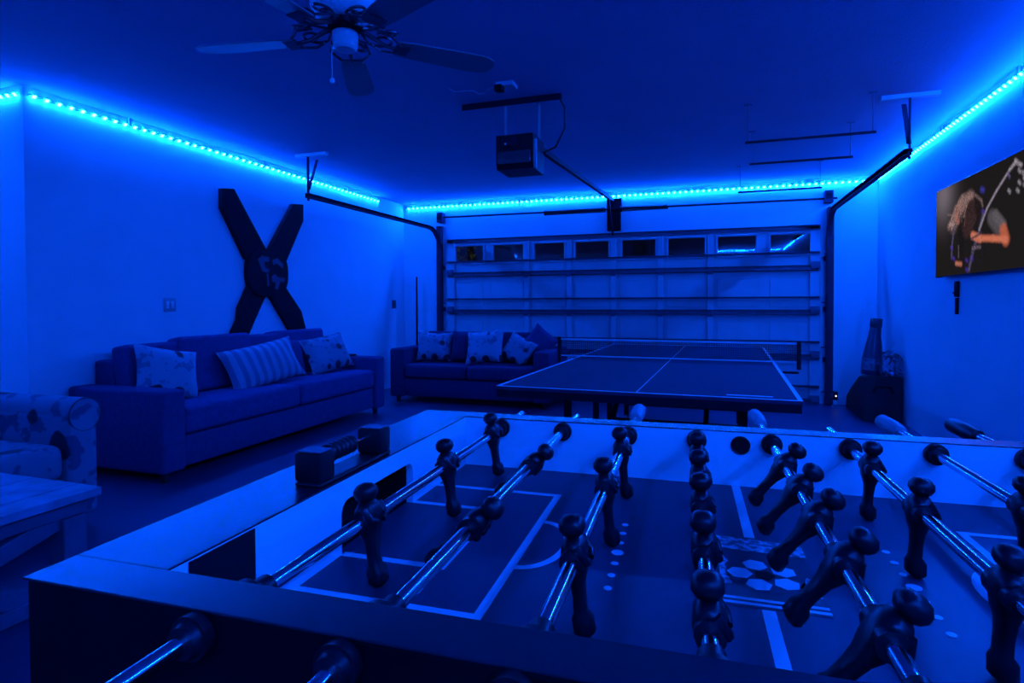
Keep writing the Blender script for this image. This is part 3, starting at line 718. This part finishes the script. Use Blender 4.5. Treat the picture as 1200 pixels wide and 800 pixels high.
# ceiling outlet plate with plug
co = empty('ceiling_outlet', (-1.30, 3.72, ZC)); tag(co, 'pale outlet box with a black plug on the ceiling before the opener', 'outlet')
MB().box(-0.06, 0.06, -0.05, 0.06, -0.03, -0.0005, 0.004).build('box', mat('outlet_grey', (0.42, 0.42, 0.5), 0.5), co, smooth=False)
MB().box(-0.055, 0.0, -0.10, -0.03, -0.075, -0.035, 0.008).build('plug', MBLACK, co)
cw = MB().tube([(-0.07, 0.02, -0.012), (-0.14, 0.02, -0.012), (-0.17, 0.05, -0.03), (-0.22, 0.05, -0.03), (-0.25, 0.02, -0.012), (-0.38, 0.0, -0.012), (-0.39, -0.08, -0.012)], 0.003, 6).build('conduit', mat('outlet_grey', (0.42, 0.42, 0.5)), co)
# hanger bars under the ceiling
for k, (x0, x1, y, h) in enumerate(((0.233, 1.083, 4.71, 1.0), (0.305, 1.09, 5.45, 1.0), (0.269, 1.081, 6.8, 1.0))):
    z = 2.40
    hb = empty('hanger_bar', ((x0+x1)/2, y, ZC))
    tag(hb, ['nearest of three thin hanger bars under the ceiling on the right', 'middle one of three thin hanger bars under the ceiling on the right', 'farthest of three thin hanger bars, right before the garage door led strip'][k], 'hanger bar', 'hanger bars under the ceiling')
    w = (x1-x0)/2
    MB().bar((-w, 0, z-ZC), (w, 0, z-ZC), 0.016, 0.016).build('crossbar', DARKST, hb, smooth=False)
    for sx in (-1, 1):
        MB().bar((sx*(w-0.02), 0, z-ZC), (sx*(w-0.02), 0, -0.001), 0.012, 0.006).build('drop_rod', STRUT, hb, smooth=False)
        MB().box(sx*(w-0.02)-0.03, sx*(w-0.02)+0.03, -0.015, 0.015, -0.006, -0.0005).build('ceiling_plate', STRUT, hb, smooth=False)

# ------------------------------------------------------------------ ceiling fan
cf = empty('ceiling_fan', (-1.455, 2.12, ZC)); tag(cf, 'ceiling fan with scrolled blade brackets and a pull chain', 'ceiling fan')
FANW = mat('fan_white', (0.7, 0.7, 0.72), 0.3, vary=0.03)
FANB = mat('fan_dark_metal', (0.1, 0.1, 0.12), 0.25, 0.7, vary=0.15)
BLADE = mat('fan_blade', (0.2, 0.2, 0.24), 0.4, vary=0.1)
MB().lathe([(0.075, 0), (0.075, -0.02), (0.03, -0.06), (0.03, -0.065)], (0, 0, -0.0005), 28).build('canopy', FANW, cf)
MB().lathe([(0.014, -0.06), (0.014, -0.16)], (0, 0, 0), 14).build('downrod', FANB, cf)
MB().lathe([(0.03, -0.13), (0.11, -0.15), (0.14, -0.185), (0.14, -0.235), (0.12, -0.27), (0.09, -0.29)], (0, 0, 0), 32).build('motor_housing', FANW, cf)
MB().lathe([(0.07, -0.288), (0.074, -0.30), (0.07, -0.315), (0.055, -0.33), (0.045, -0.338)], (0, 0, 0), 28).build('flywheel', MBLACK, cf)
MB().lathe([(0.052, -0.335), (0.053, -0.36), (0.05, -0.395), (0.04, -0.405), (0, -0.408)], (0, 0, 0), 28).build('switch_cup', FANW, cf)
MB().tube([(-0.045, -0.03, -0.39), (-0.046, -0.03, -0.45), (-0.045, -0.03, -0.525)], 0.0016, 6).lathe([(0, -0.55), (0.008, -0.546), (0.011, -0.537), (0.008, -0.528), (0, -0.524)], (-0.045, -0.03, 0), 12).build('pull_chain', WHITEP, cf)
def scroll(sgn, turns=1.4):
    pts = []
    for k in range(30):
        t = k/29; a = sgn*(PI*0.9-2*PI*turns*t); r = 0.052*(1-0.72*t)
        pts.append((0.17+r*math.cos(a), sgn*0.042+r*math.sin(a)*0.8, -0.335+0.022*math.sin(3*t)))
    return pts
fan_parts = None
for k in range(5):
    a = R(45+72*k)
    br = MB()
    br.tube([(0.055, 0, -0.31), (0.10, 0, -0.325), (0.16, 0, -0.352), (0.22, 0, -0.362)], [0.011, 0.010, 0.009, 0.008], 8)
    for sg in (-1, 1):
        br.tube(scroll(sg), 0.006, 7)
        br.tube([(0.06, 0, -0.315), (0.11, sg*0.07, -0.325), (0.17, sg*0.085, -0.345), (0.225, sg*0.04, -0.362)], 0.0055, 7)
    br.box(0.205, 0.27, -0.045, 0.045, -0.3665, -0.3615, 0.001, 1)
    bo = br.build('blade_bracket', FANB, cf); bo.rotation_euler = (0, 0, a)
    poly = [(0.215, -0.048), (0.30, -0.058), (0.55, -0.068), (0.62, -0.066), (0.665, -0.045), (0.68, 0.0), (0.665, 0.045), (0.62, 0.066), (0.55, 0.068), (0.30, 0.058), (0.215, 0.048)]
    bl = MB().prism(poly, 'z', -0.003, 0.003).build('blade', BLADE, cf, smooth=False)
    bl.location = (0, 0, -0.357); bl.rotation_euler = (R(-10), 0, a)

# ------------------------------------------------------------------ television on the right wall
TY0, TY1, TZ0, TZ1 = 4.20, 5.705, 1.41, 2.12
tv = empty('television', (XR, (TY0+TY1)/2, (TZ0+TZ1)/2)); tag(tv, 'wall mounted television showing a long haired guitarist', 'television')
hw, hh = (TY1-TY0)/2, (TZ1-TZ0)/2
MB().box(-0.07, -0.035, -hw, hw, -hh, hh, 0.004, 1).build('housing', BLACK, tv, smooth=False)
MB().box(-0.036, -0.0005, -0.2, 0.2, -0.2, 0.2, 0.003, 1).build('wall_mount', DARKST, tv, smooth=False)
def screen():
    NX, NY = 180, 90
    W = 0.0
    # picture space: s to the right (towards the near end), t downwards, both 0..1
    def P(x, y): return x, y
    def seg(px, py, a, b):
        ax, ay = a; bx, by = b; dx, dy = (bx-ax)*1.9, by-ay
        qx, qy = (px-ax)*1.9, py-ay
        h = max(0, min(1, (qx*dx+qy*dy)/(dx*dx+dy*dy+1e-9)))
        return math.hypot(qx-dx*h, qy-dy*h)
    shapes = []          # (kind, data, radius, softness, colour, noise)
    def stroke(pts, r, col, soft=0.02, noise=0.25):
        for a, b in zip(pts, pts[1:]): shapes.append((a, b, r, soft, col, noise))
    stroke([(0.503, 0.565), (0.575, 0.765), (0.467, 0.935)], 0.12, (0.012, 0.01, 0.012), 0.1, 0.25)
    stroke([(0.341, 0.577), (0.346, 0.873)], 0.06, (0.01, 0.008, 0.01), 0.06, 0.25)
    stroke([(0.675, 0.494), (0.738, 0.597)], 0.075, (0.075, 0.065, 0.075), 0.05, 0.15)
    stroke([(0.712, 0.482), (0.786, 0.597)], 0.05, (0.1, 0.088, 0.1), 0.04, 0.15)
    stroke([(0.44, 0.23), (0.34, 0.27), (0.28, 0.36), (0.24, 0.46)], 0.075, (0.13, 0.085, 0.085), 0.08, 0.7)
    stroke([(0.442, 0.313), (0.458, 0.413), (0.416, 0.521)], 0.11, (0.035, 0.018, 0.02), 0.05, 0.5)
    stroke([(0.527, 0.338), (0.571, 0.466)], 0.06, (0.015, 0.01, 0.012), 0.05, 0.4)
    stroke([(0.469, 0.207), (0.35, 0.199), (0.273, 0.286), (0.225, 0.4), (0.182, 0.452)], 0.03, (0.22, 0.13, 0.12), 0.06, 0.5)
    stroke([(0.498, 0.213), (0.568, 0.293), (0.582, 0.355)], 0.012, (0.16, 0.1, 0.1), 0.03, 0.5)
    for q in range(16):
        e = q/15; stroke([(0.46-0.16*e, 0.2+0.03*e), (0.40-0.17*e, 0.30+0.05*e), (0.37-0.19*e+0.03*math.sin(q*2.1), 0.40+0.09*math.sin(q*1.7))], 0.006, ((0.3, 0.19, 0.17), (0.12, 0.07, 0.07), (0.2, 0.12, 0.11))[q % 3], 0.02, 0.5)
    stroke([(0.305, 0.27), (0.274, 0.387), (0.307, 0.432)], 0.02, (0.32, 0.12, 0.1), 0.05, 0.4)
    stroke([(0.382, 0.27), (0.337, 0.355)], 0.012, (0.2, 0.1, 0.1), 0.03, 0.5)
    stroke([(0.192, 0.43), (0.243, 0.455)], 0.015, (0.3, 0.2, 0.2), 0.04, 0.5)
    stroke([(0.25, 0.482), (0.226, 0.68), (0.222, 0.807)], 0.014, (0.07, 0.06, 0.13), 0.03, 0.5)
    stroke([(0.311, 0.694), (0.313, 0.82)], 0.008, (0.1, 0.08, 0.1), 0.02, 0.5)
    stroke([(0.438, 0.969), (0.479, 0.796), (0.54, 0.62), (0.591, 0.425)], 0.02, (0.07, 0.06, 0.12), 0.03, 0.6)
    stroke([(0.551, 0.576), (0.628, 0.392), (0.721, 0.256), (0.84, 0.111)], 0.012, (0.26, 0.22, 0.28), 0.02, 0.3)
    stroke([(0.84, 0.111), (0.89, 0.07), (0.932, 0.12)], 0.014, (0.3, 0.26, 0.3), 0.03, 0.5)
    stroke([(0.944, 0.185), (0.957, 0.206)], 0.012, (0.26, 0.23, 0.27), 0.03, 0.5)
    stroke([(0.955, 0.238), (0.968, 0.259)], 0.012, (0.26, 0.23, 0.27), 0.03, 0.5)
    stroke([(0.914, 0.254), (0.927, 0.275)], 0.012, (0.26, 0.23, 0.27), 0.03, 0.5)
    stroke([(0.9, 0.318), (0.913, 0.339)], 0.012, (0.26, 0.23, 0.27), 0.03, 0.5)
    stroke([(0.956, 0.293), (0.969, 0.314)], 0.012, (0.26, 0.23, 0.27), 0.03, 0.5)
    stroke([(0.827, 0.293), (0.841, 0.315)], 0.012, (0.26, 0.23, 0.27), 0.03, 0.5)
    stroke([(0.975, 0.207), (0.987, 0.228)], 0.012, (0.26, 0.23, 0.27), 0.03, 0.5)
    stroke([(0.883, 0.054), (0.896, 0.075)], 0.012, (0.26, 0.23, 0.27), 0.03, 0.5)
    stroke([(0.912, 0.151), (0.925, 0.173)], 0.012, (0.26, 0.23, 0.27), 0.03, 0.5)
    stroke([(0.836, 0.182), (0.824, 0.146)], 0.01, (0.1, 0.08, 0.2), 0.03, 0.5)
    stroke([(0.786, 0.641), (0.811, 0.73)], 0.06, (0.42, 0.1, 0.055), 0.04, 0.12)
    stroke([(0.811, 0.73), (0.691, 0.696), (0.533, 0.659)], 0.03, (0.55, 0.15, 0.085), 0.03, 0.15)
    stroke([(0.476, 0.617), (0.56, 0.67)], 0.04, (0.5, 0.15, 0.09), 0.03, 0.3)
    stroke([(0.462, 0.651), (0.573, 0.615)], 0.01, (0.05, 0.03, 0.05), 0.02, 0.3)
    stroke([(0.282, 0.877), (0.346, 0.893)], 0.022, (0.4, 0.13, 0.09), 0.03, 0.3)
    stroke([(0.478, 0.748), (0.562, 0.751)], 0.012, (0.14, 0.1, 0.14), 0.03, 0.6)
    stroke([(0.567, 0.186), (0.588, 0.203)], 0.018, (0.04, 0.04, 0.35), 0.05, 0.2)
    stroke([(0.213, 0.69), (0.23, 0.708)], 0.012, (0.06, 0.03, 0.32), 0.04, 0.3)
    stroke([(0.242, 0.81), (0.258, 0.827)], 0.012, (0.06, 0.03, 0.32), 0.04, 0.3)
    stroke([(0.406, 0.856), (0.421, 0.873)], 0.012, (0.06, 0.03, 0.32), 0.04, 0.3)
    stroke([(0.465, 0.841), (0.48, 0.856)], 0.012, (0.06, 0.03, 0.32), 0.04, 0.3)
    stroke([(0.583, 0.401), (0.596, 0.418)], 0.012, (0.06, 0.03, 0.32), 0.04, 0.3)
    stroke([(0.408, 0.954), (0.423, 0.969)], 0.012, (0.06, 0.03, 0.32), 0.04, 0.3)
    rnd = random.Random(3)
    vs, cols = [], []
    for j in range(NY+1):
        for i in range(NX+1):
            s, t = i/NX*1.071, j/NY
            g = math.exp(-(((s-0.10)/0.14)**2+((t-0.06)/0.3)**2))
            c = [0.012+0.14*g, 0.010+0.115*g, 0.011+0.14*g]
            n0 = rnd.uniform(-1, 1)
            for a, b, r, soft, col, noise in shapes:
                d = seg(s, t, a, b)
                f = 1-max(0, min(1, (d-r)/soft+0.5))
                if f > 0:
                    k = 1+noise*n0
                    c = [c[q]*(1-f)+col[q]*k*f for q in range(3)]
            vs.append((-0.0706, hw-0.008-s*(2*hw-0.016), hh-0.008-t*(2*hh-0.016))); cols.append(c)
    fcs = [(j*(NX+1)+i, (j+1)*(NX+1)+i, (j+1)*(NX+1)+i+1, j*(NX+1)+i+1) for j in range(NY) for i in range(NX)]
    me = bpy.data.meshes.new('screen'); me.from_pydata(vs, [], fcs)
    ca = me.color_attributes.new('picture', 'FLOAT_COLOR', 'POINT')
    ca.data.foreach_set('color', [x for c in cols for x in (*c, 1.0)])
    m, nt, bs = nodes('screen_picture')
    at = nt.nodes.new('ShaderNodeAttribute'); at.attribute_name = 'picture'
    bs.inputs['Base Color'].default_value = (0.004, 0.004, 0.005, 1); bs.inputs['Roughness'].default_value = 0.3
    bs.inputs['Specular IOR Level'].default_value = 0.03
    em = nt.nodes.new('ShaderNodeEmission'); nt.links.new(at.outputs['Color'], em.inputs['Color'])
    nt.links.new(em.outputs[0], nt.nodes['Material Output'].inputs['Surface'])
    me.materials.append(m)
    o = bpy.data.objects.new('screen', me); COL.objects.link(o); o.parent = tv
screen()
bo_ = empty('bottle_opener', (XR, 5.44, 1.25)); tag(bo_, 'dark wall mounted bottle opener below the television', 'bottle opener')
MB().box(-0.02, -0.0005, -0.035, 0.035, 0.0, 0.125, 0.01).build('opener_head', MBLACK, bo_)
MB().box(-0.016, -0.0005, -0.022, 0.022, -0.135, -0.005, 0.006).build('backplate', MBLACK, bo_)
MB().tube([(-0.02, -0.02, 0.03), (-0.035, 0, 0.035), (-0.02, 0.02, 0.03)], 0.005, 8).build('hook', DARKST, bo_)

# ------------------------------------------------------------------ black bag with bottle and clear bag, right corner
bb = MB()
rings = []
for y, z1, w in ((6.76, 0.47, 0.335), (7.05, 0.445, 0.33), (7.45, 0.27, 0.325), (7.68, 0.15, 0.32)):
    x1 = 1.805; x0 = x1-w
    rings.append([bb.bm.verts.new(p) for p in ((x0, y, 0.003), (x1, y, 0.003), (x1, y, z1-0.02), (x1-0.02, y, z1), (x0+0.045, y, z1), (x0+0.01, y, z1-0.02))])
for A, B in zip(rings, rings[1:]):
    for k in range(6): bb.bm.faces.new((A[k], A[(k+1) % 6], B[(k+1) % 6], B[k]))
bb.bm.faces.new(rings[0][::-1]); bb.bm.faces.new(rings[-1])
bag = bb.build('storage_bag', mat('black_nylon', (0.008, 0.008, 0.012), 0.6, vary=0.3, bump=0.3, bscale=12))
tag(bag, 'big black slumped storage bag in the corner right of the garage door', 'bag')
MB().tube([(1.55, 6.757, 0.30), (1.58, 6.735, 0.36), (1.70, 6.735, 0.36), (1.73, 6.757, 0.30)], 0.008, 8).build('carry_strap', MBLACK, bag)
BT = mat('dark_bottle_glass', (0.02, 0.02, 0.05), 0.3, vary=0.3, scale=14)
bt = MB().lathe([(0, 0.0), (0.088, 0.0), (0.092, 0.02), (0.09, 0.18), (0.075, 0.30), (0.058, 0.40), (0.052, 0.47), (0.05, 0.49)], (0, 0, 0), 24).build('giant_bottle', BT)
bt.location = (1.565, 6.93, 0.462); bt.rotation_euler = (0, R(5), 0)
tag(bt, 'tall tapered dark bottle standing on the black bag', 'bottle')
MB().lathe([(0.050, 0.49), (0.056, 0.50), (0.056, 0.575), (0.052, 0.585), (0, 0.585)], (0, 0, 0), 20).build('cap', mat('bottle_cap', (0.05, 0.05, 0.06), 0.4, vary=0.2), bt)
MB().lathe([(0.0935, 0.05), (0.0935, 0.17), (0.0915, 0.171), (0.0915, 0.049)], (0, 0, 0), 24).build('bottle_label', mat('bottle_label', (0.14, 0.14, 0.17), 0.6, vary=0.6, scale=30), bt)
# crumpled clear bag
cb = bmesh.new(); bmesh.ops.create_icosphere(cb, subdivisions=4, radius=1)
rn = random.Random(5); ks = [(Vector((rn.gauss(0, 1), rn.gauss(0, 1), rn.gauss(0, 1))).normalized(), rn.uniform(3, 9), rn.uniform(0, 6)) for _ in range(9)]
for v in cb.verts:
    d = v.co.normalized(); r = 1+sum(0.05*abs(math.sin(f*d.dot(k)+p)) for k, f, p in ks)-0.12
    v.co = Vector((d.x*0.105*r, d.y*0.16*r, max(-0.10, d.z*0.125*r)))
me = bpy.data.meshes.new('plastic_bag'); cb.to_mesh(me); cb.free()
me.materials.append(glass_mat('clear_plastic', (0.75, 0.78, 0.85), 0.1))
pb = bpy.data.objects.new('plastic_bag', me); COL.objects.link(pb); pb.location = (1.712, 6.86, 0.57)
tag(pb, 'crumpled clear plastic bag beside the dark bottle', 'bag')
MB().tube([(0.02, 0, 0.10), (0.03, 0, 0.125), (0.025, 0.01, 0.15)], [0.012, 0.008, 0.02], 10).build('tied_neck', mat('caster_grey', (0.45, 0.45, 0.48)), pb)
# door sensor with a tiny light
sn = MB().box(-0.02, 0.02, -0.03, 0.03, -0.05, 0.05, 0.005).build('door_sensor', BLACK); sn.location = (1.372, YB-0.155, 0.125)
tag(sn, 'small door sensor with a tiny light at the foot of the right track', 'sensor')
MB().lathe([(0.009, 0), (0.008, 0.004), (0, 0.006)], (0, -0.03, 0.0), 12, Matrix.Rotation(PI/2, 4, 'X')).build('indicator', emit('indicator_light', (1.0, 0.9, 0.8), 2.0), sn)
MB().box(-0.045, -0.0205, -0.01, 0.01, -0.02, 0.02).build('bracket', STRUT, sn, smooth=False)
